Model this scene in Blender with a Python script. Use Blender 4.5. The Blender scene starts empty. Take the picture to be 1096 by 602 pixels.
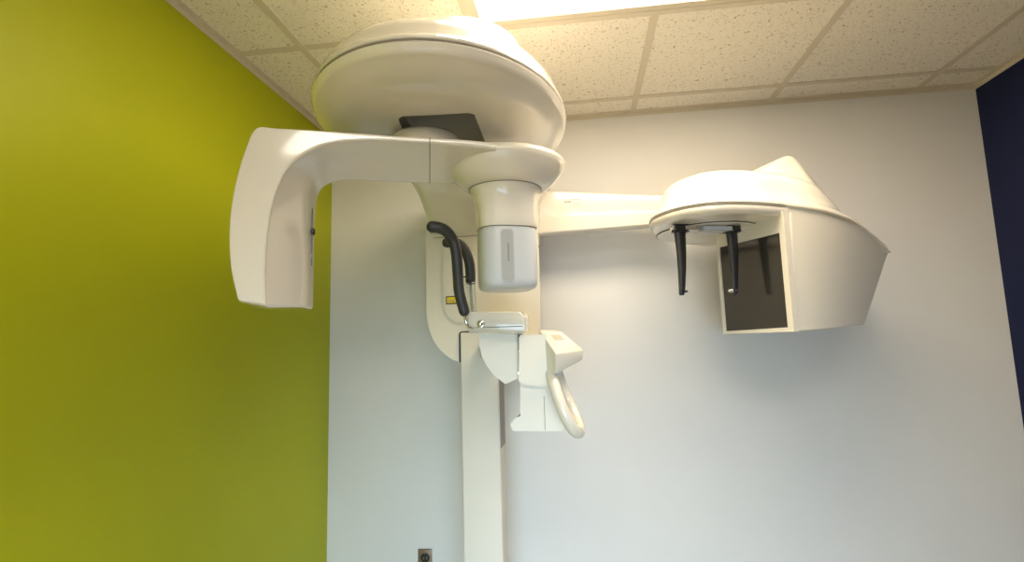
import bpy, bmesh, math
from mathutils import Vector, Matrix
PI = math.pi
scene = bpy.context.scene
COL = scene.collection

# ------------------------------------------------------------------ camera, world, lights, exposure
W, H = 2.923, 2.55           # room width and ceiling height
GX, GY, G = 0.2494, -0.1515, 0.61   # first ceiling grid lines and module
CAM = Vector((1.1801, -2.4463, 1.4732))
YAW, PITCH, ROLL, FPX = -0.122, 0.124, -0.0282, 576.4
fw = Vector((math.sin(YAW)*math.cos(PITCH), math.cos(YAW)*math.cos(PITCH), math.sin(PITCH)))
r0 = Vector((math.cos(YAW), -math.sin(YAW), 0)); u0 = r0.cross(fw)
cr, sr = math.cos(ROLL), math.sin(ROLL)
rt = cr*r0 + sr*u0; up = -sr*r0 + cr*u0
cam = bpy.data.cameras.new('camera'); cam_o = bpy.data.objects.new('camera', cam); COL.objects.link(cam_o)
cam.sensor_fit = 'HORIZONTAL'; cam.sensor_width = 36; cam.lens = 36*FPX/1096; cam.clip_start = 0.02
M = Matrix((rt, up, -fw)).transposed().to_4x4(); M.translation = CAM
cam_o.matrix_world = M
scene.camera = cam_o

world = bpy.data.worlds.new('world'); scene.world = world; world.use_nodes = True
bg = world.node_tree.nodes['Background']; bg.inputs[0].default_value = (0.62, 0.78, 1.0, 1); bg.inputs[1].default_value = 1.0

scene.view_settings.view_transform = 'Standard'; scene.view_settings.look = 'None'
scene.view_settings.gamma = 1; scene.view_settings.use_curve_mapping = False
scene.view_settings.exposure = 0.07

def area(name, loc, rot, sx, sy, power, col):
    l = bpy.data.lights.new(name, 'AREA'); l.shape = 'RECTANGLE'; l.size = sx; l.size_y = sy
    l.energy = power; l.color = col
    l.spread = math.radians(85)
    o = bpy.data.objects.new(name, l); COL.objects.link(o); o.location = loc; o.rotation_euler = rot
    return o
YB = -3.4                    # wall behind the camera
DAY_W = 17
# daylight coming in through the window behind the camera
area('window_daylight', (1.35, YB+0.12, 0.80), (PI/2-0.28, 0, 0.08), 1.5, 1.0, DAY_W, (0.50, 0.76, 1.0))

def at(px, py, Y):
    "point of the plane y = Y seen at this place of the photograph"
    d = (px-548)/FPX*rt - (py-301)/FPX*up + fw
    return CAM + d*((Y-CAM.y)/d.y)

# ------------------------------------------------------------------ materials
def mat(name, col, rough=0.5, metal=0.0, coat=0.0, bump=None, spec=None, trans=0.0, var=0.03):
    m = bpy.data.materials.new(name); m.use_nodes = True; nt = m.node_tree; b = nt.nodes['Principled BSDF']
    b.inputs['Roughness'].default_value = rough; b.inputs['Metallic'].default_value = metal
    b.inputs['Coat Weight'].default_value = coat; b.inputs['Coat Roughness'].default_value = 0.06
    if spec is not None: b.inputs['Specular IOR Level'].default_value = spec
    b.inputs['Transmission Weight'].default_value = trans
    tc = nt.nodes.new('ShaderNodeTexCoord')
    n = nt.nodes.new('ShaderNodeTexNoise'); n.inputs['Scale'].default_value = 6; n.inputs['Detail'].default_value = 3
    nt.links.new(tc.outputs['Object'], n.inputs['Vector'])
    mx = nt.nodes.new('ShaderNodeMixRGB'); c = list(col)+[1]
    mx.inputs[1].default_value = [x*(1-var) for x in col]+[1]; mx.inputs[2].default_value = [min(1, x*(1+var)) for x in col]+[1]
    nt.links.new(n.outputs['Fac'], mx.inputs[0]); nt.links.new(mx.outputs[0], b.inputs['Base Color'])
    if bump:
        n2 = nt.nodes.new('ShaderNodeTexNoise'); n2.inputs['Scale'].default_value = bump[0]; n2.inputs['Detail'].default_value = 2
        nt.links.new(tc.outputs['Object'], n2.inputs['Vector'])
        bp = nt.nodes.new('ShaderNodeBump'); bp.inputs['Strength'].default_value = bump[1]; bp.inputs['Distance'].default_value = 0.001
        nt.links.new(n2.outputs['Fac'], bp.inputs['Height']); nt.links.new(bp.outputs[0], b.inputs['Normal'])
    return m
def emit(name, col, s):
    m = bpy.data.materials.new(name); m.use_nodes = True; nt = m.node_tree
    for x in list(nt.nodes): nt.nodes.remove(x)
    o = nt.nodes.new('ShaderNodeOutputMaterial'); e = nt.nodes.new('ShaderNodeEmission')
    e.inputs[0].default_value = (*col, 1); e.inputs[1].default_value = s
    nt.links.new(e.outputs[0], o.inputs[0]); return m
M_GREEN = mat('green_paint', (0.42, 0.455, 0.002), 0.45, bump=(260, 0.25), spec=0.3)
M_WHITE = mat('white_paint', (0.74, 0.73, 0.71), 0.6, bump=(260, 0.25))
M_BLUE = mat('blue_paint', (0.005, 0.010, 0.058), 0.65, bump=(260, 0.25), spec=0.3)
M_FLOOR = mat('floor_vinyl', (0.46, 0.32, 0.17), 0.45)
M_GRID = mat('grid_metal', (0.66, 0.60, 0.49), 0.5)
M_PLAST = mat('cream_plastic', (0.80, 0.755, 0.65), 0.22, coat=0.6, var=0.01)
M_METAL = mat('cream_painted_metal', (0.78, 0.74, 0.65), 0.6, var=0.01, spec=0.25)
M_SHELF = mat('pale_cream_cover', (0.86, 0.83, 0.75), 0.5, var=0.01, spec=0.25)
M_SHELL = mat('glossy_cream_shell', (0.84, 0.795, 0.70), 0.2, coat=0.8, var=0.01)
M_SILVER = mat('silver_plastic', (0.62, 0.65, 0.68), 0.33, metal=0.0, var=0.01)
M_SILVER2 = mat('silver_strip', (0.50, 0.52, 0.52), 0.35)
M_SEAM = mat('seam_shadow', (0.26, 0.23, 0.18), 0.7)
M_BLACK = mat('black_rubber', (0.035, 0.035, 0.036), 0.45, bump=(300, 0.2))
M_BPLAST = mat('black_plastic', (0.02, 0.02, 0.02), 0.35)
M_SCREEN = mat('dark_panel', (0.035, 0.033, 0.03), 0.09, coat=0.5)
M_CHROME = mat('chrome', (0.75, 0.75, 0.75), 0.12, metal=1.0)
M_YELLOW = mat('yellow_label', (0.85, 0.62, 0.01), 0.5)
M_RECESS = mat('grey_recess', (0.28, 0.25, 0.21), 0.5)
M_RAIL = mat('grey_brown_rail', (0.30, 0.25, 0.21), 0.5)
M_LABEL = mat('pale_label', (0.62, 0.66, 0.66), 0.4)
M_LCD = mat('lcd', (0.50, 0.46, 0.36), 0.3)
M_CLEAR = mat('clear_plastic', (0.9, 0.92, 0.9), 0.08, trans=0.85)
M_BROWN = mat('brown_metal', (0.26, 0.19, 0.13), 0.35, metal=0.6)
M_INK = mat('grey_print', (0.25, 0.25, 0.24), 0.5)
M_LAMP = emit('lamp_diffuser', (1.0, 0.84, 0.62), 15.5)
M_FILL = emit('added_fill_diffuser', (1.0, 0.92, 0.80), 15.5)  # glow of the added fill panel behind the camera
M_GLASS = emit('daylight_sky_pane', (0.7, 0.85, 1.0), 1.5)

def tile_mat():
    m = bpy.data.materials.new('acoustic_tile'); m.use_nodes = True; nt = m.node_tree; b = nt.nodes['Principled BSDF']
    b.inputs['Roughness'].default_value = 0.9; b.inputs['Specular IOR Level'].default_value = 0.1
    tc = nt.nodes.new('ShaderNodeTexCoord')
    nz = nt.nodes.new('ShaderNodeTexNoise'); nz.inputs['Scale'].default_value = 25; nt.links.new(tc.outputs['Object'], nz.inputs['Vector'])
    sc = nt.nodes.new('ShaderNodeVectorMath'); sc.operation = 'SCALE'; sc.inputs['Scale'].default_value = 0.05
    nt.links.new(nz.outputs['Color'], sc.inputs[0])
    ad = nt.nodes.new('ShaderNodeVectorMath'); nt.links.new(tc.outputs['Object'], ad.inputs[0]); nt.links.new(sc.outputs[0], ad.inputs[1])
    v = nt.nodes.new('ShaderNodeTexNoise'); v.inputs['Scale'].default_value = 120; v.inputs['Detail'].default_value = 2.5; v.inputs['Roughness'].default_value = 0.65
    nt.links.new(ad.outputs[0], v.inputs['Vector'])
    cr_ = nt.nodes.new('ShaderNodeValToRGB'); e = cr_.color_ramp.elements
    e[0].position = 0.33; e[0].color = (0.44, 0.34, 0.22, 1); e[1].position = 0.415; e[1].color = (0.86, 0.82, 0.73, 1)
    nt.links.new(v.outputs['Fac'], cr_.inputs[0]); nt.links.new(cr_.outputs[0], b.inputs['Base Color'])
    bp = nt.nodes.new('ShaderNodeBump'); bp.inputs['Strength'].default_value = 0.5; bp.inputs['Distance'].default_value = 0.002
    nt.links.new(v.outputs['Fac'], bp.inputs['Height']); nt.links.new(bp.outputs[0], b.inputs['Normal'])
    return m
M_TILE = tile_mat()

# ------------------------------------------------------------------ mesh helpers
def obj(name, bm, m, parent=None, smooth=None, bevel=0, sub=0, seg=3):
    if bevel:
        bmesh.ops.remove_doubles(bm, verts=bm.verts, dist=1e-5)
        es = [e for e in bm.edges if len(e.link_faces) == 2 and e.calc_face_angle(0) > 0.35]
        bmesh.ops.bevel(bm, geom=es, offset=bevel, segments=seg, profile=0.5, affect='EDGES', clamp_overlap=True)
    bmesh.ops.recalc_face_normals(bm, faces=bm.faces)
    me = bpy.data.meshes.new(name); bm.to_mesh(me); bm.free()
    for x in (m if isinstance(m, (list, tuple)) else [m]): me.materials.append(x)
    o = bpy.data.objects.new(name, me); COL.objects.link(o)
    if smooth is None: smooth = bool(bevel or sub)
    if smooth:
        for p in me.polygons: p.use_smooth = True
        if not sub:
            try: me.set_sharp_from_angle(angle=math.radians(40))
            except Exception: pass
    if sub:
        s = o.modifiers.new('sub', 'SUBSURF'); s.levels = sub; s.render_levels = sub
    if parent:
        o.parent = parent
        if parent.name in ORIG: o.matrix_parent_inverse = Matrix.Translation(-Vector(ORIG[parent.name]))
    return o
ORIG = {}
def box(bm, x0, x1, y0, y1, z0, z1):
    vs = [bm.verts.new((x, y, z)) for x in (x0, x1) for y in (y0, y1) for z in (z0, z1)]
    for f in ((0, 1, 3, 2), (4, 6, 7, 5), (0, 4, 5, 1), (2, 3, 7, 6), (0, 2, 6, 4), (1, 5, 7, 3)):
        bm.faces.new([vs[i] for i in f])
    return bm
def B(*a): return box(bmesh.new(), *a)
def loft(rings, closed=True, caps=True, bm=None):
    bm = bm or bmesh.new()
    R_ = [[bm.verts.new(Vector(p)) for p in r] for r in rings]
    n = len(rings[0])
    for a, b in zip(R_, R_[1:]):
        for i in range(n if closed else n-1):
            bm.faces.new((a[i], a[(i+1) % n], b[(i+1) % n], b[i]))
    if caps:
        for r in (R_[0], R_[-1]):
            try: bm.faces.new(r)
            except ValueError: pass
    return bm
def fancap(rings):
    "loft whose ends close on a centre fan, for smooth subdivision"
    bm = bmesh.new()
    R_ = [[bm.verts.new(Vector(p)) for p in r] for r in rings]; n = len(rings[0])
    for a, b in zip(R_, R_[1:]):
        for i in range(n): bm.faces.new((a[i], a[(i+1) % n], b[(i+1) % n], b[i]))
    for r in (R_[0], R_[-1]):
        c = bm.verts.new(sum((v.co for v in r), Vector())/n)
        for i in range(n): bm.faces.new((r[i], r[(i+1) % n], c))
    return bm
def ell(cx, cy, rx, ry, z, n=64, rot=0, p=2.0):
    out = []
    for i in range(n):
        a = 2*PI*i/n; c, s = math.cos(a), math.sin(a)
        x = rx*math.copysign(abs(c)**(2/p), c); y = ry*math.copysign(abs(s)**(2/p), s)
        out.append((cx+x*math.cos(rot)-y*math.sin(rot), cy+x*math.sin(rot)+y*math.cos(rot), z))
    return out
def cyl(p0, p1, r0_, r1_=None, n=24, bm=None):
    p0, p1 = Vector(p0), Vector(p1); r1_ = r0_ if r1_ is None else r1_
    d = (p1-p0).normalized(); a = d.orthogonal().normalized(); b = d.cross(a)
    ring = lambda c, r: [c+r*(math.cos(2*PI*i/n)*a+math.sin(2*PI*i/n)*b) for i in range(n)]
    return loft([ring(p0, r0_), ring(p1, r1_)], bm=bm)
def catmull(P, k=8, closed=False):
    P = [Vector(p) for p in P]; n = len(P); out = []
    for i in range(n if closed else n-1):
        if closed: a, b, c, d = P[i-1], P[i], P[(i+1) % n], P[(i+2) % n]
        else: a, b, c, d = P[max(i-1, 0)], P[i], P[i+1], P[min(i+2, n-1)]
        for j in range(k):
            t = j/k
            out.append(0.5*((2*b)+(c-a)*t+(2*a-5*b+4*c-d)*t*t+(3*b-a-3*c+d)*t**3))
    if not closed: out.append(P[-1])
    return out
def tube(P, rad, n=16, closed=False, k=8, ends=True):
    pts = catmull(P, k, closed); m = len(pts)
    rf = rad if callable(rad) else (lambda t: rad)
    bm = bmesh.new(); rings = []; prev = None
    for i, p in enumerate(pts):
        if closed: d = (pts[(i+1) % m]-pts[i-1]).normalized()
        else: d = (pts[min(i+1, m-1)]-pts[max(i-1, 0)]).normalized()
        a = (prev-d*prev.dot(d)).normalized() if prev else d.orthogonal().normalized(); prev = a
        b = d.cross(a); r = rf(i/(m-1))
        rings.append([p+r*(math.cos(2*PI*j/n)*a+math.sin(2*PI*j/n)*b) for j in range(n)])
        if not closed and i in (0, m-1) and ends:   # rounded ends
            extra = [[p+(-d if i == 0 else d)*r*s+(q-p)*c for q in rings[-1]] for s, c in ((0.45, 0.85), (0.75, 0.55), (0.85, 0.2))]
            if i == 0: rings = extra[::-1]+rings
            else: rings += extra
    V = [[bm.verts.new(q) for q in r] for r in rings]
    for x, y in (list(zip(V, V[1:]))+([(V[-1], V[0])] if closed else [])):
        for j in range(n): bm.faces.new((x[j], x[(j+1) % n], y[(j+1) % n], y[j]))
    if not closed: bm.faces.new(V[0]); bm.faces.new(V[-1])
    return bm
def prism(poly, y0, y1, axis='y', bm=None):
    "polygon in x,z pushed out along y"
    return loft([[(x, y0, z) for x, z in poly], [(x, y1, z) for x, z in poly]], bm=bm)
def hull(pts):
    bm = bmesh.new()
    for p in pts: bm.verts.new(Vector(p))
    g = bmesh.ops.convex_hull(bm, input=bm.verts)
    bmesh.ops.delete(bm, geom=list({v for v in g['geom_interior'] if isinstance(v, bmesh.types.BMVert)}), context='VERTS')
    bmesh.ops.dissolve_limit(bm, angle_limit=0.06, verts=bm.verts, edges=bm.edges)
    return bm
def thing(name, loc, label, cat):
    o = bpy.data.objects.new(name, None); COL.objects.link(o); o.location = loc; ORIG[o.name] = loc
    o['label'] = label; o['category'] = cat; o.empty_display_size = 0.1
    return o
def struct(name, bm, m, **k):
    o = obj(name, bm, m, **k); o['kind'] = 'structure'; return o
def rrect(cx, cy, hx, hy, r, z, n=6):
    "rounded rectangle ring in plan"
    out = []
    for (sx, sy, a0) in ((1, 1, 0), (-1, 1, PI/2), (-1, -1, PI), (1, -1, 1.5*PI)):
        for i in range(n+1):
            a = a0+PI/2*i/n
            out.append((cx+sx*(hx-r)+r*math.cos(a), cy+sy*(hy-r)+r*math.sin(a), z))
    return out

# ------------------------------------------------------------------ the room
T = 0.1
struct('floor', B(-T, W+T, YB-T, T, -T, 0), M_FLOOR)
struct('wall_back', B(0, W, 0, T, 0, H), M_WHITE)
struct('wall_left', B(-T, 0, YB, T, 0, H), M_GREEN)
struct('wall_right', B(W, W+T, YB, T, 0, H), M_BLUE)
wx0, wx1, wz0, wz1 = 0.5, 2.0, 0.15, 1.3
bm = B(0, wx0, YB-T, YB, 0, H); box(bm, wx1, W, YB-T, YB, 0, H); box(bm, wx0, wx1, YB-T, YB, 0, wz0); box(bm, wx0, wx1, YB-T, YB, wz1, H)
struct('wall_front', bm, mat('taupe_paint', (0.45, 0.40, 0.33), 0.6))
wn = struct('window_1', B(wx0, wx1, YB-0.075, YB-0.07, wz0, wz1), M_GLASS)
bm = bmesh.new()
for a in (wx0, (wx0+wx1)/2-0.02, wx1-0.04): box(bm, a, a+0.04, YB-0.068, YB-0.03, wz0, wz1)
for a in (wz0, wz1-0.04): box(bm, wx0, wx1, YB-0.068, YB-0.03, a, a+0.04)
obj('window_frame', bm, M_WHITE, wn)
# baseboards
M_BASE = mat('grey_vinyl_base', (0.10, 0.09, 0.085), 0.5)
struct('baseboard_back', B(0.006, W-0.006, -0.006, 0, 0, 0.1), M_BASE)
struct('baseboard_left', B(0, 0.006, YB, 0, 0, 0.1), M_BASE)
struct('baseboard_right', B(W-0.006, W, YB, 0, 0, 0.1), M_BASE)

# ceiling with the opening for the recessed light
lx0, lx1 = GX+G, GX+3*G
ly1, ly0 = GY-G, GY-2*G
my1, my0 = GY-4*G, GY-5*G
bm = B(-T, lx0, YB-T, T, H, H+0.02); box(bm, lx1, W+T, YB-T, T, H, H+0.02)
for ya, yb in ((YB-T, my0), (my1, ly0), (ly1, T)): box(bm, lx0, lx1, ya, yb, H, H+0.02)
struct('ceiling', bm, M_TILE)
bm = bmesh.new(); hw = 0.0125
for k in range(5):
    x = GX+k*G
    if k == 2:
        for ya, yb in ((YB, my0), (my1, ly0), (ly1, 0)): box(bm, x-hw, x+hw, ya, yb, H-0.004, H+0.001)
    else: box(bm, x-hw, x+hw, YB, 0, H-0.004, H+0.001)
for k in range(6):
    y = GY-k*G; box(bm, 0, W, y-hw, y+hw, H-0.0045, H+0.001)
struct('trim_1', bm, M_GRID)
bm = B(0, 0.022, YB, 0, H-0.005, H); box(bm, W-0.022, W, YB, 0, H-0.005, H); box(bm, 0.022, W-0.022, -0.022, 0, H-0.005, H)
box(bm, 0, 0.002, YB, 0, H-0.022, H-0.005); box(bm, W-0.002, W, YB, 0, H-0.022, H-0.005); box(bm, 0.002, W-0.002, -0.002, 0, H-0.02, H-0.005)
struct('trim_2', bm, M_GRID)

def troffer(ly0, ly1, label, lamp):
    cl = thing('ceiling_light', (lx0+G, (ly0+ly1)/2, H), label, 'ceiling light')
    obj('diffuser', B(lx0+0.035, lx1-0.035, ly0+0.035, ly1-0.035, H+0.004, H+0.008), lamp, cl)
    bm = bmesh.new()
    box(bm, lx0+0.0125, lx1-0.0125, ly0+0.0125, ly0+0.04, H-0.003, H+0.012); box(bm, lx0+0.0125, lx1-0.0125, ly1-0.04, ly1-0.0125, H-0.003, H+0.012)
    box(bm, lx0+0.0125, lx0+0.04, ly0+0.04, ly1-0.04, H-0.003, H+0.012); box(bm, lx1-0.04, lx1-0.0125, ly0+0.04, ly1-0.04, H-0.003, H+0.012)
    obj('light_frame', bm, M_GRID, cl)
    obj('light_housing', B(lx0+0.01, lx1-0.01, ly0+0.01, ly1-0.01, H+0.013, H+0.09), M_GRID, cl)
troffer(ly0, ly1, 'bright white recessed rectangular light panel in the tile ceiling above the x-ray machine', M_LAMP)
troffer(my0, my1, 'unseen light panel added in the tile ceiling behind the camera as warm fill', M_FILL)  # added out of view to brighten the front surfaces

# ------------------------------------------------------------------ the x-ray machine
xr = thing('dental_x_ray_machine', (0.805, -0.36, 0), 'large cream dental x-ray machine with overhead dome and rotating arm at the white wall', 'x-ray machine')

# column
obj('column', B(0.726, 0.871, -0.42, -0.29, 0.0, 1.537), M_METAL, xr, bevel=0.006)
obj('floor_plate', B(0.62, 0.99, -0.62, -0.15, 0.0, 0.02), M_PLAST, xr, bevel=0.006)
c_ = bpy.data.objects['column']
obj('side_rail', B(0.870, 0.8725, -0.414, -0.296, 1.105, 1.43), M_RAIL, c_)
obj('wall_bracket', B(0.70, 0.93, -0.10, -0.0, 1.62, 1.80), M_PLAST, xr, bevel=0.004)

# carriage: rounded box whose lower left corner sweeps round
prof = [(0.609, 1.915), (0.609, 1.62), (0.614, 1.575), (0.630, 1.528), (0.652, 1.490), (0.69, 1.457), (0.735, 1.437), (0.80, 1.432),
        (0.91, 1.432), (0.95, 1.445), (0.985, 1.48), (1.005, 1.515), (1.012, 1.55), (1.017, 1.62), (1.020, 1.915)]
carr = obj('carriage', prism(prof, -0.405, -0.08), M_PLAST, xr, bevel=0.018, seg=5)
# black plate standing for the shadow in the gap around the column
sl = [(0.7185, 1.425), (0.7185, 1.53), (0.722, 1.539), (0.731, 1.5425), (0.90, 1.5425), (0.90, 1.425)]
obj('slot_shadow_plate', prism(sl, -0.409, -0.40), M_BPLAST, carr)
# raised front cover of the carriage
def arcpts(cx, cz, r, a0, a1, n=8): return [(cx+r*math.cos(a0+(a1-a0)*i/n), cz+r*math.sin(a0+(a1-a0)*i/n)) for i in range(n+1)]
cp = [(0.665, 1.90), (0.665, 1.66)]+arcpts(0.735, 1.65, 0.07, PI, 1.5*PI)+arcpts(0.90, 1.64, 0.06, 1.5*PI, 2*PI)+[(0.96, 1.90)]
obj('front_cover', prism(cp, -0.412, -0.40), M_PLAST, carr, bevel=0.004)
obj('seam', loft([rrect(0.8145, -0.2425, 0.205, 0.1645, 0.02, z) for z in (1.9135, 1.9155)]), M_SEAM, carr)
# yellow laser label
a, b = at(477.5, 317.5, -0.411), at(491, 325.5, -0.411)
lb = obj('warning_label', B(a.x, b.x, -0.4140, -0.4115, b.z, a.z), M_BPLAST, carr)
obj('label_field', B(a.x+0.004, b.x-0.004, -0.4148, -0.4135, b.z+0.004, a.z-0.004), M_YELLOW, lb)
bm = bmesh.new()
for k in range(3): box(bm, a.x+0.008, b.x-0.010-0.003*k, -0.4152, -0.4146, b.z+0.0065+0.0045*k, b.z+0.0078+0.0045*k)
obj('label_print', bm, M_INK, lb)

# neck leaning forward to the overhead housing
nk = []
for px_, py_, y0 in ((457.8, 252.5, -.403), (457.6, 248, -.406), (456.5, 238, -.425), (452.5, 224, -.47), (446.5, 208, -.53), (440, 196, -.59), (432, 184, -.65), (424, 172, -.71)):
    p = at(px_, py_, y0); x0 = p.x-.004; x1 = 1.629-x0; y1 = -.09
    nk.append(rrect((x0+x1)/2, (y0+y1)/2, (x1-x0)/2, (y1-y0)/2, 0.05, p.z))
nk.append(rrect(.826, -.43, .27, .30, .06, nk[-1][0][2]+.05)); nk.append(rrect(.826, -.47, .20, .24, .06, nk[-1][0][2]+.03))
neck = obj('neck', loft(nk), M_SHELL, xr, smooth=True)

# overhead housing
OX, OY, ORX, ORY = 0.832, -1.02, 0.337, 0.44
def oring(s, z, n=96, dx=0, dy=0): return ell(OX+dx, OY+dy, ORX*s, ORY*s, z, n)
low = [oring(s, z) for s, z in ((.10, 2.036), (.45, 2.036), (.66, 2.038), (.78, 2.043), (.86, 2.051), (.915, 2.062), (.945, 2.070), (.963, 2.074), (.971, 2.0755), (.979, 2.078), (.990, 2.086), (.997, 2.095), (.99, 2.0995), (.90, 2.0995))]
bm = loft(low)
hs = obj('overhead_housing', bm, [M_SHELL, M_RECESS], xr, smooth=True)
# recess under the housing in which the rotation hub turns
cut = bmesh.new()
rp = [(0.765, -1.245), (0.950, -1.232), (0.946, -1.07), (0.94, -0.9), (0.73, -0.9), (0.752, -1.17)]
loft([[(x, y, 1.98) for x, y in rp], [(x, y, 2.088) for x, y in rp]], bm=cut)
co = obj('cutter', cut, M_RECESS, bevel=0.012)
co.data.materials.clear(); co.data.materials.append(M_SHELL); co.data.materials.append(M_RECESS)
for p in co.data.polygons: p.material_index = 1
bo = hs.modifiers.new('b', 'BOOLEAN'); bo.operation = 'DIFFERENCE'; bo.object = co; bo.solver = 'EXACT'
dg = bpy.context.evaluated_depsgraph_get(); me = bpy.data.meshes.new_from_object(hs.evaluated_get(dg))
hs.modifiers.clear(); hs.data = me; me.name = 'overhead_housing'
try: me.set_sharp_from_angle(angle=math.radians(35))
except Exception: pass
bpy.data.objects.remove(co, do_unlink=True)
obj('seam', loft([oring(.993, 2.0990), oring(.993, 2.1025)]), M_SEAM, hs, smooth=True)
upr = [oring(s, z) for s, z in ((.90, 2.102), (.985, 2.102), (.995, 2.105), (.996, 2.110), (.985, 2.116), (.975, 2.122), (.955, 2.143), (.925, 2.163), (.885, 2.180), (.84, 2.191), (.78, 2.198), (.6, 2.203), (.1, 2.205))]
obj('upper_shell', loft(upr), M_SHELL, hs, smooth=True)
capr = [ell(0.842, -1.06, rx, ry, z, 64, p=2.8) for rx, ry, z in ((.250, .290, 2.17), (.244, .285, 2.19), (.228, .268, 2.228), (.224, .264, 2.234), (.216, .256, 2.237), (.15, .2, 2.239), (.02, .03, 2.24))]
obj('top_cap', loft(capr), M_SHELL, hs, smooth=True)

# rotating arm, in its own turned frame
AO = Vector((0.81, -1.12, 0)); TH = math.atan2(.247, .644)
E1 = Vector((math.cos(TH), math.sin(TH), 0)); E2 = Vector((-math.sin(TH), math.cos(TH), 0))
def onv(px, py, v):
    "point of the arm's upright plane at depth v"
    d = (px-548)/FPX*rt - (py-301)/FPX*up + fw
    return CAM + d*((v-(CAM-AO).dot(E2))/d.dot(E2))
def rail(P, n=48):
    Q = catmull(P, 12)
    L = [0]
    for a, b in zip(Q, Q[1:]): L.append(L[-1]+(b-a).length)
    return Q, L
# stations along the arm: right end -> hub -> corner -> foot of the tube head
VF = -0.146
ST = [  # B (outer front), C (crease), D (end of the sloped inner face, v), E (inner back edge, v)
    ((530, 152.5), (530, 160), (530, 182, -.06), (530, 200, .03)),
    ((500, 149.5), (500, 156), (500, 178, -.06), (500, 198, .03)),
    ((460, 147), (460, 153.5), (460, 175, -.06), (460, 197, .03)),
    ((425, 145.3), (428, 151.5), (430, 173, -.06), (430, 196.5, .03)),
    ((390, 142.8), (396, 150.5), (400, 171, -.06), (400, 195, .03)),
    ((355, 140.5), (366, 152), (376, 170, -.06), (376, 194, .035)),
    ((325, 138.5), (342, 157.5), (358, 172, -.055), (360, 195.5, .04)),
    ((295, 137), (322, 168), (344, 178, -.05), (348, 200.5, .05)),
    ((274, 137), (308, 181), (335, 186, -.04), (341.5, 209, .06)),
    ((263, 158), (298, 200), (330.5, 198, -.03), (339, 219, .06)),
    ((254.5, 185), (291, 222), (328.5, 215, -.025), (338, 232, .06)),
    ((248, 216), (287, 246), (328, 240, -.02), (337.5, 250, .06)),
    ((245, 250), (284.5, 272), (328, 265, -.02), (337, 272, .06)),
    ((247, 288), (284, 300), (327.5, 295, -.02), (336.5, 298, .06)),
    ((254, 320), (285, 326), (327, 326, -.02), (336, 329, .06))]
rows = []
for i, (b, c, d, e) in enumerate(ST):
    Bp = onv(*b, VF); Cp = onv(*c, VF); Dp = onv(*d); Ep = onv(*e)
    vb = 0.10 if i < 8 else 0.06+0.04*max(0, (9-i))/2
    Ab = Bp + E2*(vb-VF)                            # outer back
    rows.append([Bp, Cp, Dp, Ep, Ab])
ROW = list(zip(*[catmull([r[k] for r in rows], 5) for k in range(5)]))
def section(r):
    Bp, Cp, Dp, Ep, Ab = [Vector(x) for x in r]
    pts = [Bp, Cp, Dp, Ep, Ab]; rad = [0.005, 0.007, 0.028, 0.012, 0.010]; out = []
    for i, p in enumerate(pts):
        a, b = pts[i-1], pts[(i+1) % 5]; rr = min(rad[i], (a-p).length*0.42, (b-p).length*0.42)
        p0 = p+(a-p).normalized()*rr; p1 = p+(b-p).normalized()*rr
        for t in (0, .2, .4, .6, .8, 1): out.append(p0*(1-t)**2+p*2*t*(1-t)+p1*t*t)
    return out
SEC = [section(r) for r in ROW]
def shrink(s, k, off):
    c = sum(s, Vector())/len(s); return [c+(p-c)*k+off for p in s]
foot = [shrink(SEC[-1], .975, Vector((0, 0, -.0035))), shrink(SEC[-1], .92, Vector((0, 0, -.0065)))]
end = [shrink(SEC[0], .9, E1*.01)]
bm = fancap([list(x) for x in end+SEC+foot])
arm = obj('rotating_arm', bm, M_SHELL, xr, smooth=True)
def weighted(o):
    w = o.modifiers.new('wn', 'WEIGHTED_NORMAL'); w.keep_sharp = True; w.weight = 80
weighted(arm)
s = SEC[10]; c = sum(s, Vector())/len(s)
obj('seam', loft([[c+(p-c)*1.006+E1*o for p in s] for o in (-.0012, .0012)]), M_SEAM, arm, smooth=True)
obj('crease_line', tube([r[1] for r in ROW[8::2]], .0010, n=8, k=2, ends=False), mat('crease_grey', (0.66, 0.61, 0.52), .4), arm, smooth=True)
# hub on top of the arm
hubr = [ell(0.800, -1.125, r_, r_, z, 64) for r_, z in ((.098, 1.955), (.098, 2.002), (.095, 2.015), (.084, 2.026), (.05, 2.033), (.01, 2.035))]
obj('rotation_hub', loft(hubr), M_SHELL, xr, smooth=True)
# collimator slit on the inner face of the tube head
v0, v1 = onv(335, 224, .045), onv(334.6, 292, .045)
dirn = E1*0.004
bm = bmesh.new()
def slit(pa, pb, w):
    q = [onv(pa[0], pa[1], .035), onv(pa[0], pa[1], .05), onv(pb[0], pb[1], .05), onv(pb[0], pb[1], .035)]
    return q
m_ = onv(336.6, 255, .045)
zt, zb = onv(336.6, 226, .045).z, onv(336.6, 286, .045).z
def ontube(z):
    # inner face at height z, between D and E
    best = min(ROW[40:], key=lambda r: abs(r[3].z-z)); return best[2]*.42+best[3]*.58
pa, pb = ontube(zt), ontube(zb)
sl_d = (E2*1.0)
for (za, zc) in ((zt, zb+.03), (zb+.02, zb)):
    A_, B_ = ontube(za), ontube(zc); A_.z = za; B_.z = zc
    hw_ = E2*0.003
    loft([[A_-hw_, A_+hw_, B_+hw_, B_-hw_], [p+E1*0.002 for p in (A_-hw_, A_+hw_, B_+hw_, B_-hw_)]], bm=bm)
obj('collimator_slit', bm, M_INK, arm)
A_ = ontube(onv(337, 250, .045).z); A_.z = onv(337, 250, .045).z
bm = cyl(A_-E1*.002, A_+E1*.008, .0085)
obj('button', bm, M_BPLAST, arm, bevel=0.002)

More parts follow.
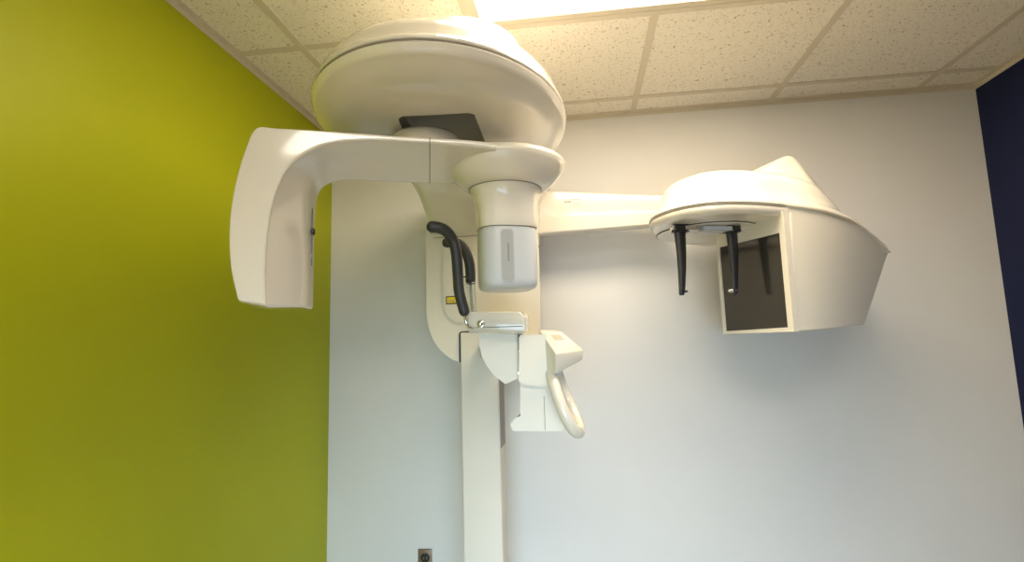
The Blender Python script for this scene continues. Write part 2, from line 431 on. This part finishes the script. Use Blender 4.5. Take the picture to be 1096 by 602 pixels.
# sensor head at the right end
SX, SY = 0.998, -1.055
def sring(rx, ry, z, p=2.0, dx=0, dy=0): return ell(SX+dx, SY+dy, rx, ry, z, 64, TH, p)
bowl = [sring(*q) for q in ((.092, .088, 1.893), (.100, .095, 1.893), (.112, .104, 1.898), (.132, .118, 1.913), (.149, .130, 1.931), (.161, .139, 1.948), (.166, .143, 1.958), (.165, .142, 1.967), (.155, .132, 1.977), (.13, .11, 1.985), (.01, .01, 1.987))]
obj('sensor_mount', loft(bowl), M_SHELL, arm, smooth=True)
nkk = [sring(*q) for q in ((.05, .05, 1.90, 2), (.094, .090, 1.898, 2.0), (.0965, .092, 1.892, 2.0), (.090, .085, 1.883, 2.05), (.083, .077, 1.865, 2.3), (.0785, .0715, 1.84, 2.8), (.0775, .070, 1.81, 3.2), (.0775, .070, 1.786, 3.3), (.0765, .069, 1.783, 3.3), (.06, .055, 1.783, 3.3))]
sh = obj('sensor_head', loft(nkk), M_SHELL, xr, smooth=True)
obj('seam', loft([sring(.0752, .0682, z, 3.3) for z in (1.7805, 1.7832)]), M_SEAM, sh, smooth=True)  # dark ring put in for the shadow line under the neck
obj('seam', loft([sring(.0985, .094, z) for z in (1.8915, 1.894)]), M_SEAM, sh, smooth=True)
slv = [sring(*q) for q in ((.06, .055, 1.786, 3.2), (.0742, .0672, 1.7815, 3.2), (.0745, .0675, 1.777, 3.4), (.0745, .0675, 1.646, 3.4), (.0728, .066, 1.634, 3.4), (.068, .061, 1.6265, 3.3), (.06, .054, 1.623, 3), (.01, .01, 1.6225, 3))]
sc_ = obj('silver_cover', loft(slv), M_SILVER, sh, smooth=True); sc_['label'] = 'silver lower cover'
# inset strip with print on the silver cover, following its front
FR = Vector((0, 0, 0)); dcam = Vector((CAM.x-SX, CAM.y-SY, 0)).normalized(); side = Vector((-dcam.y, dcam.x, 0))
def onfront(px, z, lift=0.001):
    "point of the cover's front skin below image column px"
    tgt = at(px, 280, SY-.07); ang0 = math.atan2((tgt-Vector((SX, SY, 0))).dot(-E2), (tgt-Vector((SX, SY, 0))).dot(E1))
    a = -ang0; rx, ry, p = .0745+lift, .0675+lift, 3.4
    c, s_ = math.cos(a), math.sin(a); rr = 1/((abs(c)/rx)**p+(abs(s_)/ry)**p)**(1/p)
    return Vector((SX, SY, z))+E1*rr*c+E2*rr*s_
def strip(px0, px1, z0, z1, r, name, m, lift, par):
    N = 10; rows_ = []
    for i in range(N+1):
        px = px0+(px1-px0)*i/N; t = abs(2*i/N-1); w = (px1-px0)/2
        inset = r*(1-math.sqrt(max(0, 1-max(0, (t-.4)/.6)**2)))
        rows_.append((px, z0+inset, z1-inset))
    bm = bmesh.new(); V = []
    for l in (lift-.0012, lift):
        V.append([[bm.verts.new(onfront(px, za, l)), bm.verts.new(onfront(px, zb_, l))] for px, za, zb_ in rows_])
    for i in range(N):
        bm.faces.new((V[1][i][0], V[1][i+1][0], V[1][i+1][1], V[1][i][1]))
        for j in (0, 1): bm.faces.new((V[0][i][j], V[0][i+1][j], V[1][i+1][j], V[1][i][j]))
    for i in (0, N): bm.faces.new((V[0][i][0], V[0][i][1], V[1][i][1], V[1][i][0]))
    return obj(name, bm, m, par, smooth=False)
strip(536.5, 551.5, 1.637, 1.774, .009, 'strip', M_SILVER2, .0008, sc_)
strip(537.8, 550.2, 1.641, 1.770, .007, 'strip_inlay', mat('strip_grey', (0.43, 0.45, 0.45), .4), .0014, sc_)
bm = bmesh.new()
for k in range(13):
    z = 1.690+k*.0036; p = onfront(543.7, z, .0016); q = onfront(545.3, z, .0016)
    w = .0022 if k % 3 else .0028
    loft([[p, q, q+Vector((0, 0, w)), p+Vector((0, 0, w))], [x-E2*.0006 for x in (p, q, q+Vector((0, 0, w)), p+Vector((0, 0, w)))]], bm=bm)
obj('vertical_lettering', bm, M_INK, sc_)

# patient support: arm box, quarter bracket, lower shelf, control panel, grip, temple bars
sup = obj('support_arm', hull([at(500, 338, -.90), at(503, 334, -.90), at(556, 333.5, -.90), at(563, 340, -.90), at(563, 356, -.90), at(500.5, 353, -.90), at(503, 357, -.86),
                               at(557, 358.5, -.86), at(502, 335.5, -.70), at(566, 336, -.70), at(566, 354, -.70), at(502, 357, -.70)]), M_PLAST, xr, bevel=.005)
obj('seam', B(at(501, 351, -.90).x+.004, at(561, 351, -.90).x-.003, -.9008, -.89, at(501, 351.8, -.9).z, at(501, 350.9, -.9).z), M_SEAM, sup)
px = at(514, 347, -.91)
kb = obj('clamp_screw', cyl((px.x, -.898, px.z), (px.x, -.907, px.z), .0125, .011), M_CHROME, sup, bevel=.0015)
bm = bmesh.new(); bmesh.ops.create_uvsphere(bm, u_segments=20, v_segments=12, radius=.009, matrix=Matrix.Translation((px.x, -.908, px.z)))
obj('screw_dome', bm, M_CHROME, sup, smooth=True)
q = [at(x, y, -.84) for x, y in ((514, 356), (514.5, 370), (517, 381), (522, 391), (530, 401), (541, 410), (554, 404), (554.5, 356))]
obj('quarter_bracket', prism([(p.x, p.z) for p in q], -.84, -.74), M_SHELF, xr, bevel=.004)
obj('support_beam', hull([(x, y, z) for x, y in ((.895, -.80), (.965, -.80), (.80, -.415), (.875, -.415)) for z in (1.44, 1.50)]), M_PLAST, xr, bevel=.006)
# black strip with two bright screws between the bracket and the shelf
a, b = at(554.2, 358, -.845), at(557.6, 403, -.845)
gp = obj('guide_strip', B(a.x, b.x+.004, -.845, -.74, b.z, a.z), M_BPLAST, xr)
for y in (376, 400):
    p = at(556, y, -.845); obj('guide_screw', cyl((p.x, -.844, p.z), (p.x, -.850, p.z), .0045, n=12), M_CHROME, gp)
q = [at(x, y, -.86) for x, y in ((557, 362), (558, 360), (584, 359.5), (592, 385), (592, 409), (585, 411.5), (576, 412), (566, 411), (557, 407.5))]
us = obj('upper_shelf_block', prism([(p.x, p.z) for p in q], -.872, -.70), M_SHELF, xr, bevel=.005)
q = [at(x, y, -.852) for x, y in ((557.5, 410), (590, 411), (591, 428), (597, 443), (601, 447), (606, 453.5), (600.5, 461.5), (549.5, 461), (546.5, 454.5), (552, 448.5), (557.5, 446))]
ls = obj('lower_shelf', prism([(p.x, p.z) for p in q], -.852, -.70), M_SHELF, xr, bevel=.0018)
p0, p1 = at(582.2, 424, -.853), at(582.2, 462, -.853)
obj('seam', B(p0.x-.0008, p0.x+.0008, -.8527, -.845, p1.z+.004, p0.z), M_SEAM, ls)
obj('shelf_beam', B(.95, 1.06, -.72, -.38, 1.44, 1.50), M_PLAST, xr, bevel=.006)

A, Bq, Cq, Dq = at(577.5, 353, -.84), at(600, 353.5, -.78), at(625, 374.5, -.84), at(595, 378.5, -.93)
Fq, Eq, Hq = at(624, 385, -.84), at(595, 401, -.91), at(580.5, 404.5, -.84)
pan = obj('control_panel', hull([A, Bq, Cq, Dq, Fq, Eq, Hq, at(599, 396, -.88), at(577.5, 354, -.80), at(604, 372, -.76), at(600, 392, -.76), at(583, 402, -.78)]), M_PLAST, xr, bevel=.005)
nrm = (Bq-A).cross(Dq-A).normalized()
if nrm.dot(CAM-A) < 0: nrm = -nrm
def quadp(u, v): return (A*(1-u)+Bq*u)*(1-v)+(Dq*(1-u)+Cq*u)*v
def inlay(u0_, u1_, v0_, v1_, l0, l1, name, m, par):
    q = [quadp(u0_, v0_), quadp(u1_, v0_), quadp(u1_, v1_), quadp(u0_, v1_)]
    obj(name, loft([[p+nrm*l0 for p in q], [p+nrm*l1 for p in q]]), m, par)
inlay(.22, .93, .10, .80, -.006, .0006, 'keypad', M_LABEL, pan)
inlay(.30, .68, .26, .50, 0, .0014, 'display', M_LCD, pan)
for k in range(3): inlay(.30+.2*k, .42+.2*k, .60, .72, 0, .0016, 'key', M_SILVER, pan)

# grip loop below the panel
gl = [(589, 398, -.86), (594, 415, -.90), (602, 438, -.915), (611, 456, -.905), (619, 463, -.875), (619.5, 456, -.83), (612.5, 438, -.79), (603.5, 418, -.775), (597, 399, -.79)]
rgrip = lambda t: .0175 - .003*abs(t-.45)
obj('grip_handle', tube([at(*g) for g in gl], rgrip, n=20), M_PLAST, xr, smooth=True)

# temple supports: padded black bars on chrome rods
def temple(P, rod, rp, rr):
    t = obj('temple_bar', tube([at(*p) for p in P], rp, n=18), M_BLACK, xr, smooth=True)
    obj('rod', tube([at(*p) for p in rod], rr, n=12), M_CHROME, t, smooth=True)
temple([(462, 243, -.99), (470, 244, -.985), (478, 248, -.97), (485, 258, -.95), (488.5, 272, -.94), (490, 292, -.93), (491.5, 312, -.93), (497, 334, -.92)],
       [(496, 331, -.92), (498, 341, -.92), (500.5, 349, -.915), (506, 352, -.90)], lambda t: .0165-.001*t, .0042)
temple([(478, 260, -.87), (485, 260, -.87), (492, 262, -.865), (498, 269, -.86), (502, 280, -.855), (503.5, 292, -.85), (503.5, 301, -.85)],
       [(503.5, 298, -.85), (504.5, 318, -.85), (507, 340, -.85)], .0155, .0045)
P = [(498, 304, -.855), (508, 302, -.855), (510, 337, -.855), (504, 338, -.855)]
q = [at(*p) for p in P]
obj('clear_sleeve', loft([[p for p in q], [p+Vector((0, -.012, 0)) for p in q]]), M_CLEAR, xr, bevel=.002)
obj('cord_clip', tube([at(*p) for p in ((493, 299, -.88), (497, 296.5, -.88), (502, 299, -.88), (504, 305, -.87))], .0022, n=8), M_BPLAST, xr, smooth=True)

# ------------------------------------------------------------------ skull unit on its side arm
q0 = [(1.00, -.33), (1.00, -.23)]
def armring(x, zt_, zb_, y0=-.235, y1=-.155, r=.008):
    out = []
    for (cy, cz, a0) in ((y1-r, zt_-r, 0), (y0+r, zt_-r, PI/2), (y0+r, zb_+r, PI), (y1-r, zb_+r, 1.5*PI)):
        for i in range(5):
            a = a0+PI/2*i/4; out.append((x, cy+r*math.cos(a), cz+r*math.sin(a)))
    return out
SA = [(at(px_, yt_, -.235), at(px_, yb_, -.235)) for px_, yt_, yb_ in ((580, 204.3, 250.3), (640, 206.2, 245.3), (700, 208.4, 240.3))]
SA.append((SA[-1][0]*2-SA[-2][0]*.5-SA[-1][0]*.5, SA[-1][1]*2-SA[-2][1]*.5-SA[-1][1]*.5))
SA.insert(0, (SA[0][0]+Vector((-.05, 0, .003)), SA[0][1]+Vector((-.05, 0, -.003))))
ca = obj('side_arm', loft([armring(a.x, a.z, b.z) for a, b in SA]), M_PLAST, xr, smooth=True)
a, b = at(603, 213, -.237), at(622, 219.5, -.237)
lab = obj('arm_label', B(a.x, b.x, -.2365, -.2345, b.z, a.z), mat('white_label', (.74, .72, .66), .5), ca)
bm = bmesh.new()
w = (b.x-a.x)
for k in range(6): box(bm, a.x+.003+k*w*.07, a.x+.003+k*w*.07+w*.05, -.2372, -.236, (a.z+b.z)/2-.003, (a.z+b.z)/2+.004)
for k in range(5): box(bm, a.x+w*.52+k*w*.085, a.x+w*.52+k*w*.085+w*.05, -.2372, -.236, a.z-.007, a.z-.004); box(bm, a.x+w*.52+k*w*.085, a.x+w*.52+k*w*.085+w*.05, -.2372, -.236, b.z+.004, b.z+.007)
obj('label_print', bm, M_INK, lab)

SEAM_PX = [(844, 220, -.652), (863, 222.3, -.632), (882, 226, -.605), (896, 230, -.58), (909, 235, -.552), (921, 242.5, -.52), (932, 251, -.485), (942, 259.5, -.45), (951, 268.5, -.415)]
RIM = [at(*q) for q in SEAM_PX]
OUT = ([(1.443, -.57), (1.465, -.635), (1.505, -.693), (1.56, -.730), (1.625, -.742), (1.703, -.727), (1.785, -.694)] + [(p.x, p.y) for p in RIM] +
       [(RIM[-1].x+.01, -.35), (RIM[-1].x-.01, -.22), (2.19, -.13), (2.0, -.10), (1.85, -.105), (1.73, -.135), (1.63, -.19), (1.55, -.265), (1.49, -.35), (1.45, -.46)])
OUT = [tuple(p)[:2] for p in catmull([Vector((x, y, 0)) for x, y in OUT], 3, closed=True)]
def zs(x):
    if x <= RIM[0].x: return 1.905
    for a, b in zip(RIM, RIM[1:]):
        if x <= b.x: return min(1.905, a.z+(b.z-a.z)*(x-a.x)/(b.x-a.x))
    return RIM[-1].z
CX, CY = 1.80, -.40
def cring(s, dz, fall=0.0, cx=CX, cy=CY):
    out = []
    for x, y in OUT:
        X, Y = cx+(x-cx)*s, cy+(y-cy)*s
        f = 1-min(1, max(0, (x-2.05)/.26)) if fall else 1
        out.append((X, Y, zs(x)+dz*(f if fall else 1)))
    return out
hd = obj('skull_unit', loft([cring(*q) for q in ((.80, -.003), (.972, -.003), (.99, .0005), (1.0, .004), (.995, .011), (.975, .02))]
                              + [cring(*q, 1) for q in ((.95, .027), (.915, .040), (.888, .058), (.868, .080), (.845, .100), (.81, .117), (.76, .129), (.66, .138), (.4, .144))]), M_SHELL, xr, smooth=True)
hd['label'] = 'cream rounded skull x-ray unit on the side arm'
obj('seam', loft([cring(.993, -.0058), cring(.993, -.003)]), M_SEAM, hd, smooth=True)
# the peaked bump on top
obj('top_peak', hull([(1.73, -.50, 2.03), (1.76, -.56, 2.0), (2.05, -.48, 1.97), (2.10, -.41, 1.985), (2.065, -.40, 2.036), (2.07, -.2, 2.03), (1.73, -.16, 2.03), (2.10, -.16, 1.97), (1.74, -.46, 2.052), (1.965, -.42, 2.154), (1.995, -.41, 2.150), (1.97, -.2, 2.152), (2.02, -.2, 2.13), (1.76, -.2, 2.055)]),
    M_SHELL, hd, bevel=.012, seg=5)
# underside
ud = [[(CX+(x-CX)*s, CY+(y-CY)*s, z if x < 1.9 else min(z, zs(x)-.012)) for x, y in OUT] for s, z in ((.8, 1.8985), (.990, 1.8985), (.993, 1.893), (.986, 1.884), (.97, 1.877), (.945, 1.873), (.92, 1.872), (.5, 1.872))]
obj('lower_shell', loft(ud), M_SHELL, hd, smooth=True)
# sensor box below the right half
top = [(p.x+.0005, p.y+.001, p.z-.004) for k, p in enumerate(RIM)]+[(RIM[-1].x-.02, -.15, 1.79), (1.80, -.12, 1.87), (1.715, -.36, 1.87), (1.79, -.50, 1.87)]
BOT_PX = [(852, 355.5, -.648), (862, 355, -.632), (872, 354.3, -.61), (882, 353.5, -.585), (892, 352.5, -.555), (902, 351.3, -.52), (911, 350, -.485), (919, 349, -.45), (925.5, 348, -.415)]
bot = [tuple(at(*q)) for q in BOT_PX]+[(2.12, -.15, 1.52), (1.80, -.12, 1.50), (1.707, -.36, 1.503), (1.781, -.50, 1.50)]
bx = obj('sensor_box', loft([top, bot]), M_PLAST, hd, bevel=.007, seg=4)
weighted(bx)
# dark screen in its frame: plane through the two upright edges
S0, S1 = Vector((1.716, -.394, 0)), Vector((1.842, -.640, 0)); sd = (S1-S0).normalized(); sn = Vector((-abs(sd.y), -abs(sd.x), 0)).normalized()
sn = Vector((sd.y, -sd.x, 0)).normalized()
if sn.x > 0: sn = -sn
def scr(s0, s1, ztop0, ztop1, z0, z1, l0, l1, bm):
    a_, b_ = S0+sd*s0, S0+sd*s1
    q = [a_+Vector((0, 0, z0)), b_+Vector((0, 0, z1)), b_+Vector((0, 0, ztop1)), a_+Vector((0, 0, ztop0))]
    return loft([[p+sn*l0 for p in q], [p+sn*l1 for p in q]], bm=bm)
L_ = (S1-S0).length
obj('dark_screen', scr(0, L_, 1.822, 1.818, 1.512, 1.514, -.01, .0065, bmesh.new()), M_SCREEN, hd)
bm = bmesh.new()
scr(-.014, 0, 1.885, 1.885, 1.502, 1.502, -.01, .011, bm); scr(L_, L_+.022, 1.885, 1.885, 1.50, 1.50, -.01, .011, bm)
scr(0, L_, 1.885, 1.885, 1.822, 1.818, -.01, .011, bm); scr(0, L_, 1.512, 1.514, 1.502, 1.50, -.01, .011, bm)
obj('screen_frame', bm, M_PLAST, hd)
# turntable and ear rods
TX, TY = 1.655, -.445
obj('turntable_groove', loft([ell(TX, TY, .178, .178, z) for z in (1.8695, 1.875)]), M_BPLAST, hd, smooth=False)
tt = obj('turntable', loft([ell(TX, TY, r_, r_, z) for r_, z in ((.1755, 1.874), (.1755, 1.8685), (.173, 1.867))]), M_PLAST, hd, smooth=False)
R1, R2 = Vector((1.530, -.60, 0)), Vector((1.712, -.55, 0)); rd = (R2-R1).normalized(); rn = Vector((-rd.y, rd.x, 0))
def obox(c, hx, hy, z0, z1, bm=None):
    q = [c-rd*hx-rn*hy, c+rd*hx-rn*hy, c+rd*hx+rn*hy, c-rd*hx+rn*hy]
    return loft([[p+Vector((0, 0, z0)) for p in q], [p+Vector((0, 0, z1)) for p in q]], bm=bm)
mid = (R1+R2)/2
obj('slide_rail', obox(mid+rd*.0, .125, .012, 1.852, 1.868), M_CHROME, tt, bevel=.002)
obj('slide_block', obox(mid+rd*.035-rn*.0, .052, .022, 1.848, 1.864), M_SILVER, tt, bevel=.003)
obj('slide_clamp', obox(mid-rd*.055-rn*.0, .026, .019, 1.850, 1.866), M_CHROME, tt, bevel=.003)
bm = cyl((1.80, -.46, 1.870), (1.80, -.46, 1.856), .018, .016); obj('turn_knob', bm, M_SILVER, tt, bevel=.003)
def earrod(c, pin):
    er = obj('ear_rod', loft([[(c+rd*(o+x*w_)+rn*y*d_)+Vector((0, 0, z)) for x, y in ((-1, -.6), (-.6, -1), (.6, -1), (1, -.6), (1, .6), (.6, 1), (-.6, 1), (-1, .6))]
                              for z, w_, d_, o in ((1.866, .0175, .012, 0), (1.835, .0172, .0115, .0), (1.78, .0148, .010, .001), (1.72, .0125, .009, -.001), (1.66, .0098, .008, -.005), (1.640, .0088, .0075, -.007), (1.632, .006, .006, -.008))]),
             M_BPLAST, hd, smooth=True)
    obj('rod_clamp', obox(c+rd*.002, .024, .017, 1.846, 1.872), M_BPLAST, er, bevel=.003)
    p = c-rd*.007+Vector((0, 0, 1.645))
    d_ = rd*pin
    e = obj('ear_pin', cyl(p+d_*.008-rn*.0, p+d_*.020, .0065, .005), M_CHROME, er, bevel=.001)
    obj('rod_screw', cyl(p-rn*.006, p-rn*.0105, .0055), M_CHROME, er)
earrod(R1, 1); earrod(R2, -1)

# ------------------------------------------------------------------ outlet low on the wall
a = at(447.2, 588, -.006); b = at(462.2, 588, -.006)
ot = thing('wall_outlet', ((a.x+b.x)/2, 0, .55), 'small brown outlet plate low on the white wall left of the column', 'outlet')
cx = (a.x+b.x)/2; zt = a.z
obj('cover_plate', B(a.x, b.x, -.007, 0, zt-.115, zt), M_BROWN, ot, bevel=.0035)
for dz in (.036, .078):
    s_ = obj('socket', cyl((cx+.002, -.004, zt-dz), (cx+.002, -.011, zt-dz), .021, .020), M_BPLAST, ot, bevel=.002)
    bm = bmesh.new()
    for k in (-1, 1): box(bm, cx+.002+k*.007-.0015, cx+.002+k*.007+.0015, -.0116, -.010, zt-dz-.006, zt-dz+.004)
    obj('contact', bm, M_CHROME, s_)
obj('plate_screw', cyl((cx, -.006, zt-.0155), (cx, -.0095, zt-.0155), .0045, n=12), M_CHROME, ot)
